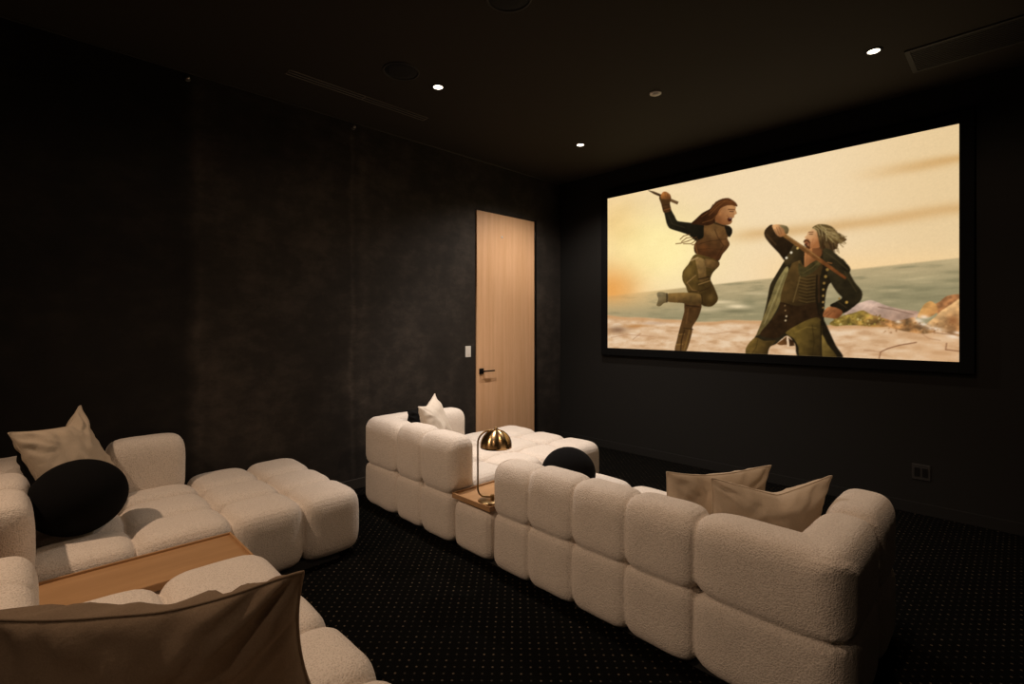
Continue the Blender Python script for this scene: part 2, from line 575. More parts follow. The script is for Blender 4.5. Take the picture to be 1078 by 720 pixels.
    def poly(pts, c, a=1.0, c2=None, grad=None, spline=True, tx=0.12):
        r = mask(pts, spline)
        if r is None:
            return
        c0, c1, mk = r
        base = np.broadcast_to(col(*c), mk.shape + (3,)).copy()
        if c2 is not None:
            (ax, ay), (bx, by) = grad
            t = ((PX[:, c0:c1] - ax) * (bx - ax) + (PY[:, c0:c1] - ay) * (by - ay)) / ((bx - ax) ** 2 + (by - ay) ** 2)
            base = mix(base, col(*c2), np.clip(t, 0, 1))
        base = base * (1 + (tex[:, c0:c1, None] - 0.5) * 2 * tx * 2)
        sub = img[:, c0:c1]
        img[:, c0:c1] = mix(sub, base, mk * a)

    def stroke(pts, wd, c, a=1.0):
        for (ax, ay), (bx, by) in zip(pts[:-1], pts[1:]):
            L2 = max((bx - ax) ** 2 + (by - ay) ** 2, 1e-6)
            t = np.clip(((PX - ax) * (bx - ax) + (PY - ay) * (by - ay)) / L2, 0, 1)
            d = np.hypot(PX - ax - t * (bx - ax), PY - ay - t * (by - ay))
            k = np.clip((wd / 2 - d) / 0.35 + 0.5, 0, 1) * a
            img[:] = mix(img, col(*c), k)

    def dot(x, y, r, c, a=1.0):
        d = np.hypot(PX - x, PY - y)
        img[:] = mix(img, col(*c), np.clip((r - d) / 0.4 + 0.5, 0, 1) * a)

    def blob(x, y, sx, sy, c, a, rot=0.0):
        ca, sa = math.cos(rot), math.sin(rot)
        dx, dy = PX - x, PY - y
        q = ((dx * ca + dy * sa) / sx) ** 2 + ((-dx * sa + dy * ca) / sy) ** 2
        img[:] = mix(img, col(*c), a * np.exp(-q))

    # shore details
    blob(652, 347, 9, 3.5, (122, 88, 62), .8); blob(672, 343, 14, 1.8, (178, 118, 60), .7)
    blob(690, 340, 12, 1.5, (190, 160, 135), .6)
    stroke([(645, 355), (662, 352), (690, 354)], .8, (170, 120, 85), .6)
    stroke([(668, 357), (676, 351)], .7, (150, 105, 75), .6)
    poly([(889, 331), (899, 322), (908, 318), (918, 316), (935, 322), (952, 326), (967, 328), (963, 336), (947, 339), (900, 342)], (196, 166, 146), 1, (172, 138, 116), ((920, 318), (925, 338)))
    stroke([(925, 323), (942, 326), (962, 331)], 1.0, (120, 90, 72), .8)
    poly([(874, 340), (886, 333), (900, 329), (909, 326.5), (918, 331), (935, 336), (947, 341.5), (925, 344), (898, 342), (880, 343)], (132, 108, 48), 1, (160, 112, 62), ((905, 328), (930, 344)), tx=.35)
    for i in range(70):
        x = 878 + rng.random() * 60; y = 330 + rng.random() * 11 + abs(x - 905) * 0.08
        dot(x, y, .5 + rng.random() * .7, [(178, 158, 70), (92, 72, 28), (200, 178, 110), (120, 92, 40)][int(rng.integers(4))], .7)
    poly([(925, 339), (947, 337), (962, 334), (968, 340), (985, 348), (972, 351), (946, 347)], (158, 112, 66), .9, tx=.35)
    poly([(983, 322), (990, 317), (997, 311.5), (1012, 310), (1013, 322), (990, 332)], (152, 102, 62), 1, tx=.35)
    poly([(966, 334), (970, 325), (974, 319.5), (980, 317), (986, 321), (987, 328), (978, 334)], (214, 160, 92), 1, (176, 122, 70), ((972, 320), (984, 334)))
    poly([(976, 342), (984, 334), (991, 327), (1002, 320), (1013, 315), (1013, 352), (1000, 351)], (226, 180, 122), 1, (176, 124, 76), ((992, 324), (1006, 346)), tx=.2)
    blob(1003, 337, 6, 5, (140, 88, 50), .8)
    for (x, y, sx, sy) in [(967, 337, 5, 2.2), (973, 333.5, 5, 2), (972, 341, 6, 1.8), (985, 346, 9, 2), (1003, 354, 7, 1.8), (946, 338.5, 3, 1.5), (1008, 350, 4, 1.5)]:
        blob(x, y, sx, sy, (240, 218, 192), .9, .15)
    stroke([(980, 349), (992, 351), (1008, 352)], .9, (130, 88, 58), .7)
    for i in range(90):
        x = 930 + rng.random() * 75; y = 339 + rng.random() * 11
        dot(x, y, .4 + rng.random() * .6, [(120, 76, 40), (205, 160, 110), (150, 100, 58)][int(rng.integers(3))], .6)
    stroke([(926, 377), (927.5, 370), (935, 366.5), (947, 363), (965, 360)], 1.1, (120, 76, 48), .85)
    stroke([(927, 370), (910, 368)], .7, (150, 104, 72), .7)
    stroke([(996.5, 361), (995.5, 367.5), (1012, 369.5)], 1.1, (120, 76, 48), .85)
    stroke([(972, 352), (978, 356), (990, 358)], .7, (160, 112, 78), .7)
    stroke([(745, 352), (770, 349), (790, 351)], .7, (160, 115, 80), .5)

    # woman in leather, leaping
    BR, DK = (84, 56, 27), (30, 24, 15)
    poly([(683.3, 200.8), (690, 202.3), (698.5, 205.6), (697.5, 208.2), (690, 205)], (70, 48, 26), spline=False)
    poly([(706, 209), (716, 213.2), (714.6, 216), (705.6, 212.2)], (88, 62, 36), spline=False)
    stroke([(707, 211), (714.5, 214.3)], .6, (150, 112, 70), .8)
    poly([(697.8, 215.6), (695.5, 209), (699, 207), (707.8, 208), (706.7, 215.5), (708.5, 222), (711.7, 227.8), (714.4, 232.8), (720, 234), (732, 235.5), (745, 239), (748, 246), (741, 255.5), (733, 253.5), (726.7, 248), (716.7, 244.4), (706.7, 241), (703.3, 235.6), (701, 225.6), (699, 220)], (34, 29, 18), 1, (24, 20, 13), ((710, 232), (740, 250)), tx=.1)
    poly([(695.4, 208.5), (699, 206.8), (707.8, 207.6), (706.8, 215), (708, 222.5), (700.5, 224.5), (698.5, 219), (697.5, 215)], BR, 1, (64, 40, 20), ((697, 208), (706, 222)))
    poly([(697, 207), (699.5, 202.8), (703, 202.6), (707, 205.5), (707.8, 209.5), (704, 210.5), (698.5, 210)], (172, 108, 52), 1, (100, 60, 28), ((700, 203), (705, 211)))
    stroke([(701.5, 203.5), (702, 208)], .5, (90, 52, 24), .7); stroke([(704.3, 204.5), (704.5, 209)], .5, (90, 52, 24), .7)
    stroke([(700, 222), (707.5, 220)], .9, (120, 72, 34), .8); stroke([(699, 217), (706.5, 215.6)], .7, (50, 32, 16), .9)
    stroke([(705, 226), (709, 236), (722, 240)], 1.2, (52, 44, 28), .6)
    # hair wisps
    for pts in ([(735, 250), (726, 254), (718, 256.5), (713, 257)], [(736, 252), (729, 257), (721, 257)], [(728, 247), (721, 249), (717.5, 252.5)], [(737, 254), (733, 258), (730, 258)], [(731, 250), (724, 251), (719, 255)]):
        stroke(pts, .9, (96, 60, 30), .8)
    poly([(743, 237), (752, 233.5), (760, 235.5), (765, 237.5), (769, 241), (769.5, 247), (767, 251), (769.5, 257), (767.5, 261.5), (762, 268), (757.5, 275), (745, 272), (733.5, 267), (732, 260), (735, 254), (742, 250)], (104, 72, 38), 1, (68, 40, 20), ((752, 238), (748, 268)))
    poly([(764, 238), (769, 238.5), (772, 241.5), (772, 246), (769.5, 250), (767, 248)], DK)
    blob(752, 246, 6, 4, (132, 96, 54), .6, .3); blob(763, 255, 3, 5, (120, 78, 42), .5); blob(742, 262, 5, 4, (112, 64, 30), .6)
    stroke([(754, 242), (757, 250), (763, 259), (757, 270)], .8, (56, 34, 17), .8)
    stroke([(738, 257), (750, 254), (766, 252)], .8, (52, 32, 16), .7)
    stroke([(736, 263), (748, 262), (763, 263)], .7, (56, 34, 17), .6)
    stroke([(733, 257), (735, 264), (736, 268)], 1.1, (150, 95, 48), .5)
    # head
    poly([(777.6, 218), (775.6, 213.6), (768.6, 209.3), (761.5, 210), (754.5, 213.5), (749.5, 220), (740.8, 224.8), (733.5, 231.5), (729, 236), (736, 237), (745, 238), (753, 235.5), (758, 228), (762, 220), (770, 217)], (84, 48, 23), 1, (52, 29, 14), ((765, 210), (745, 236)))
    poly([(760, 220), (766, 217.2), (772, 216.8), (776, 218.6), (775.6, 221.5), (777, 225.3), (774.5, 227), (774, 229.5), (770.5, 231), (772.3, 233.2), (770, 236.6), (764, 237.3), (756, 234.5), (754, 231), (757, 225)], (182, 130, 82), 1, (128, 78, 42), ((772, 220), (759, 234)), tx=.05)
    poly([(767.2, 230.5), (770.5, 229.3), (772.2, 230.5), (770.8, 233.3), (768, 233.4)], (58, 22, 14), 1, tx=0)
    stroke([(769.3, 230.3), (771.6, 230.2)], .6, (225, 200, 170), .9)
    stroke([(768, 221), (774.8, 221.3)], .8, (66, 36, 18), .9); stroke([(769.5, 223.2), (773.3, 223.3)], .8, (48, 26, 14), .9)
    stroke([(774.6, 223.5), (775.6, 226)], .8, (214, 164, 112), .8); stroke([(766.5, 227.5), (768.5, 229), (768, 232)], .6, (112, 66, 36), .8)
    blob(759.5, 225.5, 1.2, 1.8, (172, 112, 64), .8)
    for pts in ([(773, 213), (764, 213), (756, 219), (748, 227)], [(768, 211), (758, 214), (750, 222), (740, 229)], [(762, 219), (757, 226), (751, 232), (741, 235)]):
        stroke(pts, .8, (128, 78, 38), .6)
    stroke([(752, 216), (746, 226), (736, 232)], .8, (38, 20, 10), .7)
    stroke([(753, 235), (762, 238), (769, 239)], 1.4, (44, 30, 16), .9)
    # hips and legs
    poly([(733.5, 268), (726, 278.5), (720.3, 286), (720, 295), (723.7, 302), (726, 308), (738, 319), (743, 322.3), (750.6, 322.5), (756.3, 317.6), (757, 312), (753, 302), (749.4, 294), (752, 287), (757.5, 281), (758.5, 276), (752, 272.5)], (92, 70, 31), 1, (62, 44, 20), ((724, 285), (752, 300)))
    poly([(722.9, 318), (739.7, 320), (736.5, 334), (730.5, 343.5), (730, 350), (723.5, 370), (712, 369.5), (714.2, 357.5), (717, 345.8), (721.8, 328)], (70, 46, 23), 1, (98, 68, 34), ((726, 325), (718, 368)))
    poly([(704, 309.4), (714, 308.2), (723, 308), (737.5, 309.4), (740, 315), (738.5, 320.3), (729, 321.2), (720, 319), (704, 317.4)], (132, 100, 52), 1, (76, 54, 27), ((720, 308), (721, 320)))
    poly([(693.6, 308), (698, 307.3), (704.5, 309.6), (704.5, 317.4), (700.3, 319.2), (696.2, 322.4), (692.8, 321.3), (694.6, 315), (693.2, 311)], (142, 124, 88), 1, (92, 74, 44), ((695, 308), (703, 318)))
    stroke([(703.6, 309), (703.6, 318)], 1.2, (48, 34, 18), .9)
    poly([(733.5, 272), (739, 271.5), (744.2, 276), (745, 291), (747.7, 293.5), (738.5, 297), (736, 285)], (138, 106, 60), 1, (92, 66, 33), ((735, 276), (745, 292)))
    poly([(744, 272.5), (757.5, 276), (758.7, 279.5), (754.5, 283), (744.5, 281)], (112, 82, 44), 1, (70, 48, 24), ((746, 274), (756, 283)))
    stroke([(729, 274.5), (736, 271.5)], 1.6, (168, 136, 88), .8)
    stroke([(737, 294), (748, 291.5)], 1.3, (44, 30, 15), .9); stroke([(737, 299.5), (749, 295.5)], 1.2, (136, 102, 56), .8)
    stroke([(734, 290), (728, 295), (724.5, 298)], 1.3, (144, 108, 62), .7); stroke([(725, 298), (730, 305), (737, 307)], 1.0, (132, 96, 52), .7)
    stroke([(727, 307), (739, 306.5), (748, 303)], .9, (46, 30, 15), .7); stroke([(741, 300), (750, 309)], .8, (56, 38, 18), .7)
    stroke([(740, 310), (741, 319)], .9, (44, 30, 14), .8)
    blob(727, 285, 3, 5, (122, 94, 44), .6); blob(750, 313, 4, 4, (112, 84, 40), .6)
    stroke([(715.5, 352), (722, 351.5)], 1.2, (126, 92, 46), .8); stroke([(713.5, 362.5), (720, 362)], 1.6, (134, 98, 50), .8)
    stroke([(722, 347), (719, 358), (718, 369)], 1.2, (52, 34, 17), .9); stroke([(727.5, 347), (721.5, 369)], 1.4, (124, 92, 46), .6)
    stroke([(726, 325), (724, 340)], 1.6, (104, 70, 36), .6); stroke([(724, 321.5), (738, 323)], 1.0, (40, 26, 13), .9)
    stroke([(721, 345), (731, 346.5)], 1.0, (44, 29, 14), .8)

    # man in a long coat
    CO = (44, 35, 20)
    poly([(805.6, 246), (807.2, 241.7), (812.8, 237), (818, 240), (821, 248), (831, 250.6), (841, 256), (850, 262), (846, 274), (836, 280), (827.3, 275), (820.6, 266.5), (812.8, 258.4), (807, 251)], (58, 40, 22), 1, (26, 18, 10), ((806, 244), (838, 268)))
    stroke([(808, 247), (818, 258)], 1.4, (84, 60, 34), .5)
    poly([(839, 257), (850, 262), (868, 262), (876, 264.5), (886, 272.5), (895.3, 281.5), (895.2, 287.3), (889, 302), (875.5, 297.5), (870.4, 309), (868.2, 334), (871, 342), (880.6, 363), (887, 377), (843, 376), (838, 362), (829.6, 353), (818, 361.7), (810.6, 365.3), (806, 376), (789, 376), (786.6, 366), (796, 354.4), (801.9, 342.7), (807.7, 320.8), (811.4, 302), (814, 296), (820.6, 285), (827.3, 274)], CO, 1, (30, 23, 13), ((815, 300), (875, 320)))
    poly([(886, 272), (894.6, 282), (895.4, 287.5), (900.5, 297), (907.8, 306.3), (908, 313.5), (904, 319), (888.2, 329.8), (874.6, 321.8), (881, 317.5), (887.2, 313.5), (882, 307.7), (875.5, 297.5), (872, 285)], (46, 38, 22), 1, (30, 24, 14), ((895, 290), (885, 325)))
    stroke([(889, 284), (894, 294), (902, 307)], 1.2, (66, 54, 30), .6)
    stroke([(882, 317), (892, 324)], .9, (72, 56, 30), .6)
    # coat lining, vest, trousers
    poly([(828.5, 281), (831, 285), (825, 304), (822.3, 318), (816.5, 330), (806, 346), (799, 353), (797.5, 352), (802, 341), (808, 325), (812.5, 313.5), (818, 298)], (132, 116, 70), 1, (96, 80, 44), ((822, 290), (808, 345)))
    stroke([(826, 290), (816, 316), (806, 340)], .9, (166, 148, 98), .6); stroke([(829, 288), (822, 306), (814, 328)], .8, (84, 68, 36), .7)
    poly([(840, 268), (848, 281), (862, 273), (867, 280), (862, 300), (859, 320), (840, 322), (823, 318), (826, 300), (833, 282)], (82, 60, 29), 1, (46, 33, 17), ((836, 285), (864, 305)))
    for k in range(9):
        y = 289 + k * 3.4
        stroke([(842, y), (850, y + 2.0), (859, y + 0.6)], .8, (112, 88, 44), .45)
        stroke([(842, y + 1.6), (851, y + 3.4), (858, y + 2.2)], .7, (36, 26, 13), .5)
    stroke([(840, 270), (845, 284), (841, 300), (836, 318)], 1.0, (116, 92, 50), .7)
    poly([(842, 277), (848, 282), (861, 272.5), (866, 276), (858, 286), (847, 292), (842, 288)], (62, 52, 27), 1, tx=.2)
    stroke([(846, 288), (856, 282), (864, 275)], .8, (92, 78, 40), .7)
    poly([(823, 318), (840, 322), (860, 319), (864, 332), (864, 342), (832, 348), (818, 356), (801, 352), (812, 338), (821, 326)], (44, 29, 15), 1, tx=.15)
    poly([(828, 350), (840, 342), (854, 335.5), (865, 337), (866, 377), (844, 377), (841.5, 365), (836.5, 356)], (104, 82, 35), 1, (52, 39, 18), ((836, 348), (866, 362)))
    poly([(796, 355), (806, 358.5), (818, 358), (811, 366), (807, 377), (788.5, 377), (786.5, 366)], (104, 80, 36), 1, (60, 44, 20), ((792, 358), (808, 370)))
    stroke([(799, 357), (797, 366), (792, 373)], .9, (54, 40, 18), .6)
    stroke([(838, 350), (850, 344), (860, 345)], 1.0, (128, 102, 46), .5); stroke([(856, 342), (858, 360), (856, 374)], 1.0, (44, 33, 15), .6)
    poly([(819, 361.5), (829, 354), (829.5, 362.5), (822, 363)], (92, 58, 28), 1, spline=False); poly([(831, 355), (836.5, 359), (837.5, 363.5), (832.3, 364)], (54, 34, 17), 1, spline=False)
    stroke([(830.3, 354), (830.8, 364)], 1.0, (232, 206, 172), .95)
    poly([(866, 352), (872, 362), (882, 376), (867, 377)], (122, 98, 46), 1, (70, 54, 24), ((867, 360), (880, 372)))
    stroke([(865, 338), (865.5, 376)], 1.2, (28, 20, 11), .9)
    stroke([(861, 290), (860, 312), (863, 332)], 1.6, (26, 19, 11), .8); stroke([(863, 292), (863, 318)], 1.2, (78, 46, 24), .6)
    # collar, neck, head
    poly([(838, 257), (846, 261), (850, 265), (848, 272), (838, 276), (829, 280), (826.5, 275), (832, 266)], (66, 52, 29), 1, (40, 30, 16), ((832, 264), (846, 272)))
    poly([(850, 260), (866, 258), (866, 268), (862, 273), (855, 277), (848.3, 281.5), (847.5, 274)], (172, 112, 64), 1, (112, 66, 34), ((855, 264), (864, 270)), tx=.05)
    stroke([(851, 265), (850, 277)], .8, (120, 74, 40), .6)
    poly([(856, 262), (866, 258), (866, 268), (862, 273), (858, 271)], (92, 54, 28), .6, tx=.05)
    poly([(857, 241.5), (863, 240), (866, 248), (866, 256), (863, 261), (855, 261.5), (852, 257.3), (850.5, 252.5), (847.8, 250.6), (850.5, 247.8), (851.6, 245)], (226, 176, 124), 1, (162, 102, 58), ((852, 245), (861, 256)), tx=.05)
    poly([(847.3, 253.2), (852, 252), (854, 257), (853, 261.5), (849.3, 260), (847.8, 257)], (150, 96, 58), 1, tx=.05)
    stroke([(847.4, 255), (849.2, 253.4), (851.8, 254), (853.4, 256)], 1.5, (74, 42, 22), .95)
    stroke([(848.8, 258), (850.5, 260), (852.8, 261.4)], 2.2, (66, 38, 20), .95)
    stroke([(853.4, 256), (853.2, 260)], 1.0, (96, 58, 32), .8)
    dot(850.6, 256.6, 1.5, (138, 84, 52)); dot(850.2, 256.9, .8, (92, 48, 32)); stroke([(852.3, 245), (857, 244.8)], .9, (96, 58, 30), .9); stroke([(853, 247), (856.5, 247)], .8, (72, 40, 22), .8)
    stroke([(857, 252), (855.5, 258)], .7, (150, 90, 52), .6)
    poly([(856, 240.3), (861.8, 236.8), (870.7, 237), (877.4, 239.6), (881.8, 244.5), (887.4, 249), (892, 252.5), (889, 255), (883.5, 256.5), (882, 262), (875.2, 263.5), (865.5, 263.5), (863.2, 256), (861.8, 249), (860.2, 243)], (104, 82, 46), 1, (68, 48, 26), ((868, 238), (876, 262)), tx=.2)
    for i in range(26):
        x = 861 + rng.random() * 17; y = 238 + rng.random() * 5 + (x - 861) * 0.12
        L_ = 9 + rng.random() * 9
        stroke([(x, y), (x + 2 + L_ * .25, y + L_ * .5), (x + 5 + L_ * .45, y + L_ * .9)], .7, [(176, 152, 98), (66, 46, 24), (146, 122, 70), (48, 34, 18)][int(rng.integers(4))], .7)
    for i in range(46):
        a = rng.random()
        x0, y0 = 872 + 11 * a, 238.5 + 14 * a + 4 * rng.random()
        stroke([(x0 - 5, y0 - 1), (x0 + 1, y0 + 2 * rng.random()), (x0 + 5 + 4 * rng.random(), y0 + 5 * rng.random() + 1)], .6, [(150, 126, 76), (72, 52, 28), (118, 94, 54), (176, 150, 100)][int(rng.integers(4))], .75)
    for i in range(24):
        x0 = 865 + 14 * rng.random(); y0 = 255 + 5 * rng.random()
        stroke([(x0, y0), (x0 + 3 * rng.random(), y0 + 4), (x0 + 4 * rng.random(), y0 + 7 + 4 * rng.random())], .7, [(58, 40, 22), (92, 70, 40), (44, 30, 16)][int(rng.integers(3))], .75)
    for pts in ([(858, 239.8), (862, 242), (864, 248)], [(861, 238), (866, 243), (867, 252)], [(857.5, 240.6), (860.5, 244)], [(864, 237.5), (870, 242), (871, 254)]):
        stroke(pts, .9, (178, 154, 104), .8)
    for pts in ([(882, 248), (888, 250), (892, 249.5)], [(883, 252), (889, 254), (891, 257)], [(879, 258), (883, 262), (884, 267)], [(884, 246), (889, 249), (890, 252)]):
        stroke(pts, .8, (104, 82, 46), .8)
    stroke([(866.5, 250), (868, 262)], 1.4, (52, 34, 18), .7)
    poly([(868, 262), (875.5, 263.5), (886, 272), (895, 281), (894, 286), (880, 282), (868, 274)], (54, 45, 26), 1, (36, 29, 17), ((872, 265), (888, 284)))
    stroke([(870, 266), (880, 273), (893, 284)], .8, (80, 66, 38), .6)
    # sword arm hand and blade
    poly([(824, 248.6), (828, 246.8), (848, 260), (863, 270.8), (892, 292.2), (890.6, 294.4), (860, 274), (845, 263.8)], (112, 78, 40), 1, (104, 56, 26), ((826, 248), (890, 293)), spline=False)
    stroke([(830, 249.5), (848, 261), (864, 272.5)], .7, (170, 128, 74), .8)
    stroke([(872, 276.5), (876.5, 277.5)], 1.0, (150, 92, 46), .9)
    poly([(814, 238), (818, 236.8), (823, 237), (828.6, 238.4), (831.4, 242), (830, 246.2), (823, 250), (818.4, 247.3), (815.6, 242.5)], (204, 152, 100), 1, (142, 92, 52), ((817, 239), (826, 248)))
    poly([(821, 237.6), (828.6, 238.2), (831.5, 242), (830.2, 246.5), (827.5, 246), (826, 241.5)], (142, 122, 80), 1, (80, 64, 38), ((823, 238), (830, 246)))
    stroke([(818.5, 240), (821.5, 247.5)], .6, (112, 66, 36), .8); stroke([(821, 239.5), (824, 246.5)], .6, (112, 66, 36), .8); stroke([(816.5, 241.5), (819, 246.5)], .6, (120, 72, 40), .7)
    poly([(868.5, 327), (873, 323), (880, 323.5), (886.5, 326.5), (887.5, 330.5), (882, 335), (874, 334.6), (867.3, 333)], (172, 108, 62), 1, (112, 64, 34), ((872, 324), (882, 334)))
    stroke([(868.5, 331.5), (873, 327.5)], .6, (90, 50, 26), .8); stroke([(871, 333.5), (876, 329)], .6, (90, 50, 26), .8)
    for (x, y, r, c) in [(840.6, 261.7, 1.3, (212, 172, 96)), (834, 266.2, 1.3, (240, 226, 196)), (829, 271.8, 1.3, (240, 226, 196)),
                         (871.8, 284, 1.6, (146, 112, 54)), (870, 291.3, 1.6, (150, 116, 56)), (868.4, 298.2, 1.4, (146, 112, 54)), (867.6, 304.8, 1.2, (156, 122, 62)),
                         (867.4, 311.4, 1.2, (160, 126, 64)), (867.4, 318, 1.2, (168, 132, 68)), (867.4, 323.8, 1.0, (140, 106, 54)),
                         (827.4, 321.6, .9, (120, 92, 56)), (827.8, 326.7, .9, (140, 108, 66)), (828.9, 332.8, 1.0, (206, 182, 140)), (828, 337.2, 1.0, (206, 182, 140)),
                         (884.3, 314.3, 1.1, (140, 104, 46)), (892, 318.2, 1.5, (186, 142, 62))]:
        dot(x, y, r, c, .95)
    fine = np.random.default_rng(5).normal(0, 1, (H_, W_))
    fine = (fine + np.roll(fine, 1, 0) + np.roll(fine, 1, 1) + np.roll(fine, -1, 0)) / 4
    img *= (1 + 0.028 * fine)[..., None]
    for ax in (0, 1):
        img = 0.25 * np.roll(img, 1, ax) + 0.5 * img + 0.25 * np.roll(img, -1, ax)
        img = 0.25 * np.roll(img, 1, ax) + 0.5 * img + 0.25 * np.roll(img, -1, ax)
    img = np.clip(img, 0, 255) / 255.0
    # supersampled values averaged down
    img = img.reshape(NY, SS, NX, SS, 3).mean(axis=(1, 3))
    lin = np.where(img <= 0.04045, img / 12.92, ((img + 0.055) / 1.055) ** 2.4)
    return NX, NY, lin


scr = empty('projection_screen', ((SX0 + SX1) / 2, YF, SZ0))
tag(scr, 'wide black framed cinema screen showing a sword duel on a beach', 'screen')
NX, NY, pic = painted_frame()
xs = np.linspace(SX0, SX1, NX) - (SX0 + SX1) / 2
zs = np.linspace(0, SZ1 - SZ0, NY)
co = np.zeros((NY, NX, 3), np.float32)
co[..., 0] = xs[None, :]
co[..., 1] = -0.030
co[..., 2] = zs[:, None]
idx = np.arange(NX * NY).reshape(NY, NX)
quads = np.stack([idx[:-1, :-1], idx[:-1, 1:], idx[1:, 1:], idx[1:, :-1]], -1).reshape(-1, 4)
me = bpy.data.meshes.new('screen_surface')
me.vertices.add(NX * NY)
me.vertices.foreach_set('co', co.ravel())
me.loops.add(quads.size)
me.loops.foreach_set('vertex_index', quads.ravel().astype(np.int32))
me.polygons.add(len(quads))
me.polygons.foreach_set('loop_start', np.arange(0, quads.size, 4, dtype=np.int32))
me.update(calc_edges=True)
ca = me.color_attributes.new('film', 'FLOAT_COLOR', 'POINT')
rgba = np.ones((NX * NY, 4), np.float32)
rgba[:, :3] = pic.reshape(-1, 3)
ca.data.foreach_set('color', rgba.ravel())
m = bpy.data.materials.new('film still')
m.use_nodes = True
nt = m.node_tree
nt.nodes.clear()
at = nt.nodes.new('ShaderNodeVertexColor'); at.layer_name = 'film'
em = nt.nodes.new('ShaderNodeEmission'); em.inputs[1].default_value = LAMP_ON_SCREEN
out = nt.nodes.new('ShaderNodeOutputMaterial')
nt.links.new(at.outputs[0], em.inputs[0])
nt.links.new(em.outputs[0], out.inputs[0])
me.materials.append(m)
so = bpy.data.objects.new('screen_surface', me)
C.objects.link(so)
so.parent = scr
so['label'] = 'lit film still of a leaping woman and a man in a long coat'
hw, hh, fb = (SX1 - SX0) / 2, SZ1 - SZ0, 0.085
bm = bmesh.new()
for lo, hi in (((-hw - fb, -0.045, -fb), (-hw, 0, hh + fb)), ((hw, -0.045, -fb), (hw + fb, 0, hh + fb)),
               ((-hw, -0.045, -fb), (hw, 0, 0)), ((-hw, -0.045, hh), (hw, 0, hh + fb))):
    box(bm, lo, hi, 0.003, 1)
bm_obj('frame', bm, M['black_frame'], scr)
box_obj('back_panel', (-hw - 0.02, -0.024, -0.02), (hw + 0.02, 0, hh + 0.02), M['black_frame'], scr)

# ------------------------------------------------------------------ ceiling fixtures
def downlight(x, y, watts, cone, soft, colour, aim, label):
    o = empty('downlight', (x, y, ZC))
    tag(o, label, 'ceiling light', 'recessed downlights')
    lathe('trim_ring', [(0.036, 0.0), (0.036, -0.004), (0.044, -0.006), (0.052, -0.003), (0.052, 0.0)], M['grille_dark'], o, 40)
    lathe('lens', [(0.0, -0.003), (0.034, -0.003), (0.036, -0.001), (0.036, 0.0)], M['lamp_glow'], o, 32)
    ld = bpy.data.lights.new('bulb', 'SPOT')
    ld.energy = watts
    ld.color = colour
    ld.spot_size = math.radians(cone)
    ld.spot_blend = soft
    ld.shadow_soft_size = 0.045
    lo = bpy.data.objects.new('bulb', ld)
    C.objects.link(lo)
    lo.parent = o
    lo.location = (0, 0, -0.05)
    lo.rotation_euler = Vector(aim).to_track_quat('-Z', 'Y').to_euler()
    return o


DL = {(-3.14, 4.06): 'lit recessed downlight nearest the corner by the oak door',
      (-3.14, 2.29): 'lit recessed downlight beside the round ceiling speaker',
      (-0.69, 4.06): 'lit recessed downlight in front of the screen right side'}
for x, y, wt, cone, soft, colour, aim in DOWNLIGHTS:
    downlight(x, y, wt, cone, soft, colour, aim, DL.get((x, y), 'lit recessed downlight overhead outside the picture'))

sd = empty('smoke_detector', (-2.02, 3.57, ZC))
tag(sd, 'small unlit pale round cap on the ceiling before the screen', 'smoke detector')
lathe('base', [(0.0, 0.0), (0.045, 0.0), (0.045, -0.008), (0.036, -0.012), (0.0, -0.012)], M['white_plastic'], sd, 36)
lathe('cap', [(0.026, -0.012), (0.024, -0.018), (0.0, -0.020)], M['white_plastic'], sd, 28)


def ceiling_speaker(x, y, label):
    o = empty('ceiling_speaker', (x, y, ZC))
    tag(o, label, 'speaker', 'round ceiling speakers')
    lathe('rim', [(0.118, 0.0), (0.118, -0.006), (0.124, -0.009), (0.131, -0.006), (0.131, 0.0)], M['grille'], o, 56)
    lathe('grille', [(0.0, -0.006), (0.06, -0.0055), (0.116, -0.003), (0.118, 0.0)], M['grille_dark'], o, 48)


ceiling_speaker(-3.13, 1.956, 'round black ceiling speaker beside the lit downlight')
ceiling_speaker(-2.0, 1.94, 'round black ceiling speaker cut by the top edge of the photo')

sl = empty('linear_diffuser', (-3.705, 1.97, ZC))
tag(sl, 'long narrow black slot air diffuser in the ceiling', 'air vent')
bm = bmesh.new()
for a, b_ in ((-0.040, -0.032), (-0.004, 0.004), (0.032, 0.040)):
    box(bm, (a, -0.60, -0.007), (b_, 0.60, 0), 0.0015, 1)
for yy in (-0.60, -0.004, 0.592):
    box(bm, (-0.040, yy, -0.0065), (0.040, yy + 0.008, 0), 0.001, 1)
bm_obj('frame', bm, M['slot_edge'], sl)
box_obj('slot', (-0.034, -0.595, -0.003), (0.034, 0.595, 0), M['grille_dark'], sl)

rg = empty('return_grille', (-0.13, 4.41, ZC))
tag(rg, 'black rectangular return air grille in the ceiling at far right', 'air vent')
bm = bmesh.new()
for lo, hi in (((-0.42, -0.20, -0.008), (-0.39, 0.20, 0)), ((0.39, -0.20, -0.008), (0.42, 0.20, 0)),
               ((-0.39, -0.20, -0.008), (0.39, -0.17, 0)), ((-0.39, 0.17, -0.008), (0.39, 0.20, 0))):
    box(bm, lo, hi, 0.002, 1)
bm_obj('frame', bm, M['grille'], rg)
bm = bmesh.new()
for k in range(12):
    yy = -0.16 + k * 0.028
    box(bm, (-0.39, yy, -0.006), (0.39, yy + 0.014, 0), 0.001, 1)
bm_obj('louvres', bm, M['grille'], rg)

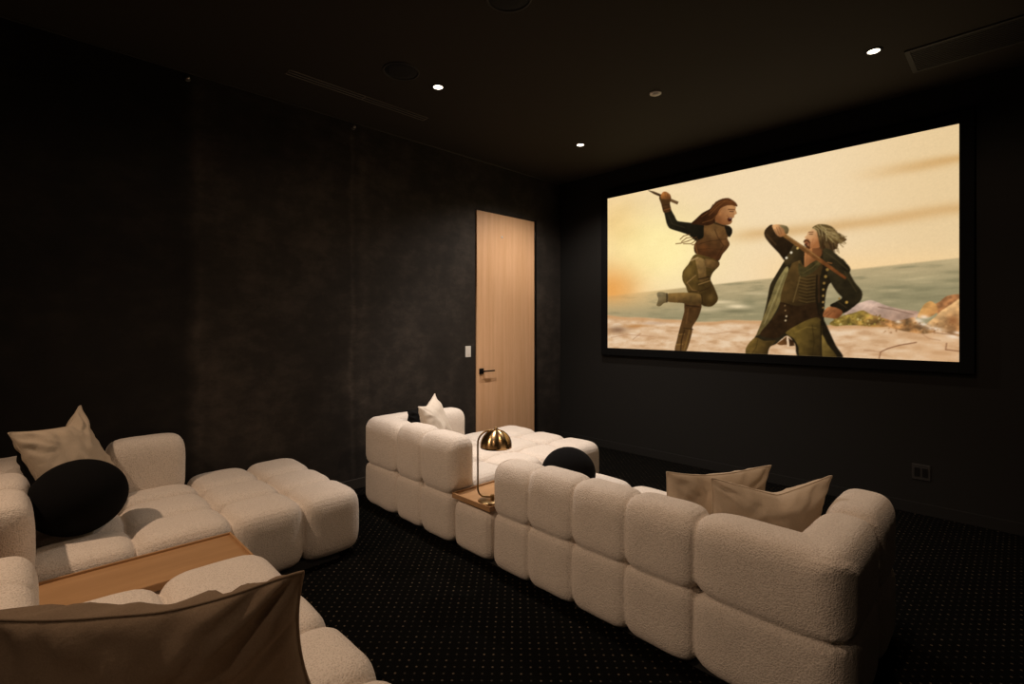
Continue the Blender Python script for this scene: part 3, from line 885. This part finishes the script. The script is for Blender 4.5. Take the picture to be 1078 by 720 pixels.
for (y, lb) in ((2.14, 'tiny metal sprinkler nub high on the plaster wall by the slot diffuser'), (0.86, 'tiny metal sprinkler nub high on the plaster wall above the rear sofa')):
    sp = empty('sprinkler', (XL, y, ZC - 0.05))
    tag(sp, lb, 'sprinkler', 'sprinkler nubs')
    a = lathe('escutcheon', [(0, 0), (0.022, 0), (0.020, 0.006), (0.006, 0.010), (0, 0.010)], M['trim_paint'], sp, 24)
    a.rotation_euler = (0, math.pi / 2, 0)
    a = lathe('nozzle', [(0, 0.010), (0.006, 0.010), (0.006, 0.026), (0.012, 0.028), (0.012, 0.031), (0, 0.031)], M['steel'], sp, 16)
    a.rotation_euler = (0, math.pi / 2, 0)

# ------------------------------------------------------------------ sofas
_cube = None


def cube_grid(n=14):
    global _cube
    if _cube is None:
        vs, fs, key = [], [], {}
        t = [math.tan((i / n * 2 - 1) * math.pi / 4) for i in range(n + 1)]

        def vid(p):
            k = tuple(round(c, 5) for c in p)
            if k not in key:
                key[k] = len(vs)
                vs.append(p)
            return key[k]
        for ax in range(3):
            for s in (-1, 1):
                for i in range(n):
                    for j in range(n):
                        q = []
                        for a, b_ in ((i, j), (i + 1, j), (i + 1, j + 1), (i, j + 1)):
                            p = [0, 0, 0]
                            p[ax] = s
                            p[(ax + 1) % 3] = t[a]
                            p[(ax + 2) % 3] = t[b_]
                            q.append(vid(tuple(p)))
                        if s < 0:
                            q.reverse()
                        fs.append(tuple(q))
        _cube = (np.array(vs), fs)
    return _cube


def puff(lo, hi, n=6.0, mm=6.0, axis=None, mm_low=None):
    """one stuffed cushion cell: a superellipsoid box; across AXIS the section is rounder (exponent mm)"""
    v, f = cube_grid()
    a = np.abs(v) + 1e-9
    if axis is None:
        d = (a ** n).sum(1) ** (1 / n)
    else:
        o1, o2 = [k for k in range(3) if k != axis]
        e = np.where(v[:, 2] < 0, mm_low or mm, mm)
        s = (a[:, o1] ** e + a[:, o2] ** e) ** (1 / e)
        d = (a[:, axis] ** n + s ** n) ** (1 / n)
    p = v / d[:, None]
    lo, hi = np.array(lo, float), np.array(hi, float)
    return (lo + hi) / 2 + p * (hi - lo) / 2, f


def round_corner(p, cx, cy, sx, sy, R):
    """pull points beyond the arc at an outer vertical corner onto it"""
    ax, ay = cx + sx * R, cy + sy * R
    dx, dy = p[:, 0] - ax, p[:, 1] - ay
    d = np.hypot(dx, dy)
    k = (dx * sx < 0) & (dy * sy < 0) & (d > R)
    sc_ = np.where(k, (R + 0.1 * (d - R)) / np.maximum(d, 1e-9), 1)
    p = p.copy()
    p[:, 0] = ax + dx * sc_
    p[:, 1] = ay + dy * sc_
    p[~k, 0] = ax + dx[~k]
    p[~k, 1] = ay + dy[~k]
    return p


def upholstery(name, puffs, parent, corners=(), voxel=0.006, wob=0.003):
    """fuse overlapping cushion cells into one stitched skin"""
    verts, faces, off = [], [], 0
    for p, f in puffs:
        for c in corners:
            p = round_corner(p, *c)
        verts.append(p)
        faces += [tuple(i + off for i in q) for q in f]
        off += len(p)
    verts = np.concatenate(verts)
    me = bpy.data.meshes.new('tmp')
    me.from_pydata(verts.tolist(), [], faces)
    o = bpy.data.objects.new('tmp', me)
    C.objects.link(o)
    r = o.modifiers.new('r', 'REMESH')
    r.mode = 'VOXEL'
    r.voxel_size = voxel
    s = o.modifiers.new('s', 'SMOOTH')
    s.factor = 0.5
    s.iterations = 1
    dg = bpy.context.evaluated_depsgraph_get()
    dg.update()
    m2 = bpy.data.meshes.new_from_object(o.evaluated_get(dg))
    bpy.data.objects.remove(o)
    bpy.data.meshes.remove(me)
    n = len(m2.vertices)
    a = np.zeros(n * 3, np.float32); m2.vertices.foreach_get('co', a)
    nr = np.zeros(n * 3, np.float32); m2.vertices.foreach_get('normal', nr)
    a = a.reshape(-1, 3); nr = nr.reshape(-1, 3)
    h = np.array([noise.noise(Vector((c[0] * 6, c[1] * 6, c[2] * 4))) + 0.5 * noise.noise(Vector((c[0] * 15, c[1] * 15, c[2] * 9))) for c in a])
    a = a + nr * (h * wob)[:, None]
    m2.vertices.foreach_set('co', a.ravel().astype(np.float32))
    m2.polygons.foreach_set('use_smooth', np.ones(len(m2.polygons), bool))
    m2.materials.clear()
    m2.materials.append(M['boucle'])
    m2.name = name
    m2.update()
    ob = bpy.data.objects.new(name, m2)
    C.objects.link(ob)
    ob.parent = parent
    return ob


ZS, ZM = 0.425, 0.345                  # seat top, seam between the two rows of the back
ZC_BACK, ZT = 0.735, 0.672             # top of the chaise back, top of the long back
BT = 0.238                             # thickness of back and arms
E = 0.0145                              # overlap at seams


def wall_cells(x0, x1, y0, y1, top, left=True, right=True, axis=0, n=5.6):
    """two stacked cells of a back or an arm"""
    e0 = E if left else 0
    e1 = E if right else 0
    if axis == 0:
        lo, hi = (x0 - e0, y0), (x1 + e1, y1)
    else:
        lo, hi = (x0, y0 - e0), (x1, y1 + e1)
    return [puff((lo[0], lo[1], 0.012), (hi[0], hi[1], ZM + E * 0.8), n, 6, axis, 4.8),
            puff((lo[0], lo[1], ZM - E * 0.8), (hi[0], hi[1], top), n, 3.2, axis, 6.0)]


def make_sofa(loc, back_seams, seat_seams, depth, chaise_depth, arm_top):
    s = empty('sectional_sofa', loc)
    LEN = back_seams[-1]
    # chaise back with its corner wrapping into the left arm
    P = wall_cells(0, 0.53, 0, BT, ZC_BACK - 0.01, False, True, 0, 4.6) + wall_cells(0, BT, 0, 0.59, ZC_BACK - 0.015, False, True, 1, 4.6)
    P += wall_cells(0.53, 0.845, 0, BT, ZC_BACK) + wall_cells(0.845, 1.225, 0, BT, ZC_BACK - 0.005, True, False, 0, 4.6)
    upholstery('backrest', P, s, [(0, 0, 1, 1, 0.11), (1.225, 0, -1, 1, 0.09), (1.225, BT, -1, -1, 0.10)])
    upholstery('armrest', wall_cells(0, BT, 0.59, depth - 0.03, arm_top, True, False, 1), s, [(0, depth - 0.03, 1, -1, 0.09), (BT, depth - 0.03, -1, -1, 0.07)])
    # long back with its corner wrapping into the right arm
    P = []
    xs_ = back_seams
    n_ = len(xs_) - 2
    for i in range(n_):
        P += wall_cells(xs_[i], xs_[i + 1], 0, BT, ZT - (0.012 if i == 0 else 0.0) + 0.003 * (i % 2), i > 0, True)
    P += wall_cells(xs_[-2], LEN, 0, BT, ZT, True, False, 0, 4.6) + wall_cells(LEN - BT, LEN, 0, 0.59, ZT + 0.004, False, True, 1, 4.6)
    upholstery('backrest', P, s, [(LEN, 0, -1, 1, 0.13), (xs_[0], 0, 1, 1, 0.06), (xs_[0], BT, 1, -1, 0.07)])
    upholstery('armrest', wall_cells(LEN - BT, LEN, 0.59, depth - 0.01, ZT + 0.012, True, False, 1), s, [(LEN, depth - 0.01, -1, -1, 0.10), (LEN - BT, depth - 0.01, 1, -1, 0.08)])
    # chaise seat: columns across, rows out to the foot
    P = []
    ES = 0.013
    cols, rows = [0.0, 0.44, 0.82, 1.205], [0.19, 0.60, depth - 0.005, depth + 0.38, chaise_depth]
    for i in range(3):
        for j in range(4):
            x0, x1 = cols[i], cols[i + 1]
            if i == 0 and j < 2:
                x0 = 0.2
            foot = (i == 2 or j == 3)
            P.append(puff((x0 - (ES if i else 0), rows[j] - ES, 0.025), (x1 + (ES if i < 2 else 0), rows[j + 1] + (ES if j < 3 else 0), ZS + 0.004 * ((i + j) % 2)), 4.6))
    upholstery('chaise_seat', P, s, [(1.205, chaise_depth, -1, -1, 0.05), (0, chaise_depth, 1, -1, 0.06)])
    # main seat
    P = []
    cols, rows = seat_seams, [0.19, 0.60, depth]
    n_ = len(cols) - 1
    for i in range(n_):
        for j in range(2):
            P.append(puff((cols[i] - (ES if i else 0), rows[j] - ES, 0.025), (cols[i + 1] + (ES if i < n_ - 1 else 0), rows[j + 1] + (ES if j < 1 else 0), ZS + 0.004 * ((i + j) % 2)), 4.6))
    upholstery('seat', P, s, [(cols[0], depth, 1, -1, 0.04)])
    # low upholstered block between the two, under the wooden tray
    upholstery('console_block', [puff((1.214, 0.0, 0.012), (1.606, 0.49 + E, ZM - 0.004), 6), puff((1.214, 0.49 - E, 0.012), (1.606, depth - 0.03, ZM - 0.004), 6)], s)
    bm = bmesh.new()
    box(bm, (0.06, 0.06, 0), (1.15, 0.93, 0.06)); box(bm, (0.06, 0.93, 0), (1.15, chaise_depth - 0.14, 0.05)); box(bm, (1.25, 0.06, 0), (LEN - 0.06, 0.90, 0.06))
    bm_obj('plinth', bm, M['plinth'], s)
    return s


def make_tray(loc):
    t = empty('wooden_tray', loc)
    w2, d2 = 0.187, 0.4725
    bm = bmesh.new()
    box(bm, (-w2, -d2, 0.0), (w2, d2, 0.022), 0.003)
    bm_obj('board', bm, M['tray_wood'], t)
    bm = bmesh.new()
    rim = 0.010
    for lo, hi in (((-w2, -d2, 0.018), (-w2 + rim, d2, 0.034)), ((w2 - rim, -d2, 0.018), (w2, d2, 0.034)),
                   ((-w2 + rim, d2 - rim, 0.018), (w2 - rim, d2, 0.034)), ((-w2 + rim, -d2, 0.018), (w2 - rim, -d2 + rim, 0.034))):
        box(bm, lo, hi, 0.002, 1)
    bm_obj('rim', bm, M['tray_wood'], t)
    return t


def copy_tree(o, parent=None):
    c = o.copy()
    C.objects.link(c)
    if parent:
        c.parent = parent
    for ch in list(o.children):
        copy_tree(ch, c)
    return c


FX, FY = -3.865, 2.03         # front sofa origin
RX, RY = -4.20, -0.19         # rear sofa origin
sofa = make_sofa((FX, FY, 0), [1.61, 1.915, 2.225, 2.545, 2.875, 3.455], [1.61, 2.03, 2.42, 2.80, 3.23], 0.985, 1.745, 0.705)
tag(sofa, 'cream tufted sectional sofa seen from behind in front of the screen', 'sofa', 'tufted sectional sofas')
sofa2 = make_sofa((RX, RY, 0), [1.60, 1.92, 2.24, 2.56, 2.88, 3.20, 3.82], [1.60, 2.05, 2.41, 2.775, 3.16, 3.60], 1.03, 1.785, 0.745)
tag(sofa2, 'cream tufted sectional sofa in the foreground along the plaster wall', 'sofa', 'tufted sectional sofas')
tray = make_tray((FX + 1.41, FY + 0.48, ZM - 0.004))
tag(tray, 'oak tray table carrying the brass lamp', 'tray', 'oak trays between sofa sections')
tray2 = copy_tree(tray)
tray2.location = (RX + 1.41, RY + 0.525, ZM - 0.004)
tag(tray2, 'empty long oak tray set in the foreground sofa', 'tray', 'oak trays between sofa sections')

# ------------------------------------------------------------------ pillows
def pillow(name, c_top_l, c_top_r, drop, size_h, thick, material, label, chop=0.16, seed=0, group=None, pinch=0.09, sag=0.0, cx=0.1, wr=1.0):
    """square throw pillow: c_top_l / c_top_r are its upper corners, drop the direction from the top edge down to the bottom edge"""
    a, b_ = Vector(c_top_l), Vector(c_top_r)
    ex = (b_ - a)
    wdt = ex.length
    ex.normalize()
    dn = Vector(drop)
    dn = (dn - ex * dn.dot(ex)).normalized()
    nz = ex.cross(-dn).normalized()
    ctr = (a + b_) / 2 + dn * (size_h / 2)
    N_ = 44
    rs = random.Random(seed)
    off = Vector((rs.random() * 50, rs.random() * 50, rs.random() * 50))
    verts, faces = [], []

    def pt(u, v, s):
        # u,v in -1..1 ; s = +-1 side
        x = u * (1 - pinch * (1 - v * v) ** 1.0)
        y = v * (1 - pinch * (1 - u * u) ** 1.0)
        body = max(0.0, (1 - abs(u) ** 2.4)) ** 0.55 * max(0.0, (1 - abs(v) ** 2.4)) ** 0.55
        h = thick / 2 * body
        # karate chop in the top edge
        cc = max(0.0, 1 - ((abs(u - cx) ** 2 + 0.004) ** 0.5) / (0.95 - cx * (1 if u > cx else -1))) ** 1.15 * max(0.0, (v + 0.2) / 1.2) ** 1.7
        y -= 2 * chop * cc
        h *= 1 - 0.25 * cc
        n1 = noise.noise(Vector((u * 2.0, v * 2.0, s * 3)) + off) * 0.016 * body
        # folds that run in from the corners
        cr = abs(u * v) ** 1.2
        ang = math.atan2(abs(v) - 0.0, abs(u) + 1e-6)
        n2 = math.sin(ang * 22 + noise.noise(Vector((u * 3, v * 3, s)) + off) * 4) * 0.010 * wr * cr * min(1, body * 3)
        n2 += noise.noise(Vector((u * 5, v * 3.2, s * 7)) + off) * 0.008 * wr * min(1, body * 2)
        # pulled folds below the dent
        n2 += 0.0035 * wr * cc * math.cos((u - cx) * 14 + v * 3) * min(1, body * 4)
        h += (n1 + n2)
        bend = sag * (u * u) + 0.012 * noise.noise(Vector((u * 1.5, v * 1.5, 0)) + off)
        return Vector((x * wdt / 2, y * size_h / 2, s * h + bend))
    ids = {}
    for s in (1, -1):
        for i in range(N_ + 1):
            for j in range(N_ + 1):
                u = math.sin((i / N_ * 2 - 1) * math.pi / 2 * 0.85) / math.sin(math.pi / 2 * 0.85)
                v = math.sin((j / N_ * 2 - 1) * math.pi / 2 * 0.85) / math.sin(math.pi / 2 * 0.85)
                edge = i in (0, N_) or j in (0, N_)
                if edge and s == -1:
                    ids[(s, i, j)] = ids[(1, i, j)]
                    continue
                ids[(s, i, j)] = len(verts)
                verts.append(pt(u, v, s))
    for s in (1, -1):
        for i in range(N_):
            for j in range(N_):
                q = [ids[(s, i, j)], ids[(s, i + 1, j)], ids[(s, i + 1, j + 1)], ids[(s, i, j + 1)]]
                if s < 0:
                    q.reverse()
                faces.append(q)
    base = ctr + dn * (size_h / 2)
    R = Matrix((ex, -dn, nz)).transposed()
    verts = [v + Vector((0, size_h / 2, 0)) for v in verts]
    root = new_obj(name, verts, faces, material, None, True)
    root.matrix_world = Matrix.Translation(base) @ R.to_4x4()
    tag(root, label, 'pillow', group)
    # stitched edge cord
    loop = [ids[(1, i, 0)] for i in range(N_)] + [ids[(1, N_, j)] for j in range(N_)] + [ids[(1, i, N_)] for i in range(N_, 0, -1)] + [ids[(1, 0, j)] for j in range(N_, 0, -1)]
    pts = [verts[k] for k in loop]
    pts.append(pts[0])
    tube('edge_seam', pts, 0.0035, material, root, 6)
    return root


def ball(name, loc, r, label, squash=0.94):
    prof = []
    for i in range(33):
        a = -math.pi / 2 + math.pi * i / 32
        rr = r * math.cos(a) * (1 + 0.03 * math.cos(a) ** 2)
        z = r * squash * math.sin(a)
        z = max(z, -r * squash * 0.93)
        prof.append((max(rr, 0.0), z + r * squash * 0.93))
    o = lathe(name, prof, M['black_fabric'], None, 64, loc)
    tag(o, label, 'pillow', 'round black ball pillows')
    return o


# front sofa, far left corner: pale pillow before a black one
pillow('throw_pillow', (-3.34, 2.24, 0.835), (-3.57, 2.57, 0.885), (0.26, 0.18, -1), 0.45, 0.17, M['linen_pale'],
       'pale cream pillow with peaked corner in the left corner of the screen side sofa', 0.06, 3, 'linen throw pillows', cx=-0.2)
pillow('throw_pillow', (-3.43, 2.20, 0.80), (-3.66, 2.52, 0.80), (0.24, 0.18, -1), 0.40, 0.12, M['black_cotton'],
       'black pillow behind the pale pillow on the screen side sofa', 0.02, 9, 'black throw pillows')
# front sofa, right: two cream pillows
pillow('throw_pillow', (-1.235, 2.29, 0.755), (-0.90, 2.755, 0.76), (-0.22, 0.16, -1), 0.42, 0.17, M['linen'],
       'cream pillow leaning on the sofa back, left of the two below the screen', 0.04, 21, 'linen throw pillows', cx=-0.3)
pillow('throw_pillow', (-1.03, 2.335, 0.76), (-0.635, 2.765, 0.765), (-0.20, 0.16, -1), 0.42, 0.19, M['linen'],
       'cream pillow with a deep top dent leaning nearest the right arm of the sofa', 0.20, 33, 'linen throw pillows', cx=0.15)
ball('ball_pillow', (-2.03, 2.50, 0.395), 0.168, 'black ball pillow on the sofa seat right of the brass lamp')
# rear sofa, left corner
pillow('throw_pillow', (-3.64, -0.045, 0.93), (-4.03, 0.26, 0.99), (0.24, 0.30, -1), 0.54, 0.19, M['linen'],
       'cream pillow with a dented top behind the black ball on the foreground sofa', 0.13, 47, 'linen throw pillows', cx=0.45, wr=1.5)
pillow('throw_pillow', (-3.68, -0.02, 0.84), (-4.02, 0.22, 0.80), (0.20, 0.26, -1), 0.42, 0.12, M['black_cotton'],
       'black pillow tucked behind the cream pillow in the corner of the foreground sofa', 0.02, 51, 'black throw pillows')
ball('ball_pillow', (-3.40, 0.215, 0.425), 0.20, 'large black ball pillow on the foreground sofa chaise')
# rear sofa, foreground
pillow('throw_pillow', (-1.455, -0.12, 0.925), (-1.075, 0.43, 0.955), (-0.36, 0.25, -1), 0.55, 0.22, M['linen_tan'],
       'large tan linen pillow in the bottom left foreground with creased corner', 0.035, 63, 'linen throw pillows', pinch=0.12, cx=0.15, wr=2.2)

# ------------------------------------------------------------------ brass table lamp
lamp = empty('table_lamp', (-2.36, 2.115, ZM - 0.004 + 0.022))
tag(lamp, 'brass dome table lamp with a bent stem on the oak tray', 'table lamp')
lathe('base', [(0.0, 0.0), (0.066, 0.0), (0.070, 0.003), (0.070, 0.012), (0.066, 0.015), (0.0, 0.015)], M['brass_dark'], lamp, 48)
ex = Vector((CT, ST, 0))
pts = []
side = -0.070
# stem: from the base knob out sideways, bend up, rise, bend over to the dome
path = [(0.022, 0.034), (-0.02, 0.036), (-0.045, 0.040), (-0.062, 0.055), (-0.070, 0.080)]
for z in np.linspace(0.12, 0.36, 9):
    path.append((-0.070 - 0.004 * (z - 0.1), float(z)))
for k in range(1, 9):
    a = math.pi - k / 8 * math.pi / 2 * 0.95
    path.append((-0.071 + 0.085 + 0.085 * math.cos(a), 0.37 + 0.085 * math.sin(a)))
path.append((0.040, 0.457))
tube('stem', [ex * p[0] + Vector((0, 0, p[1])) for p in path], 0.0058, M['brass_dark'], lamp, 14)
k_ = lathe('stem_knob', [(0.0, 0.013), (0.011, 0.013), (0.012, 0.02), (0.012, 0.046), (0.008, 0.050), (0.0, 0.050)], M['brass_dark'], lamp, 24)
k_.location = ex * 0.022
prof = []
R0 = 0.100
for i in range(21):
    a = i / 20 * math.pi / 2
    prof.append((R0 * math.sin(a), 0.100 * math.cos(a)))
prof.append((R0 * 1.0, -0.012))
prof += [(R0 * 0.975, -0.012)]
for i in range(20, -1, -1):
    a = i / 20 * math.pi / 2
    prof.append((R0 * 0.975 * math.sin(a), 0.097 * math.cos(a)))
sh = lathe('lamp_shade', prof, M['brass'], lamp, 64)
sh.location = ex * 0.045 + Vector((0, 0, 0.360))
fn = lathe('finial', [(0.0, 0.118), (0.006, 0.117), (0.008, 0.110), (0.014, 0.106), (0.014, 0.099), (0.0, 0.097)], M['brass_dark'], sh, 24)
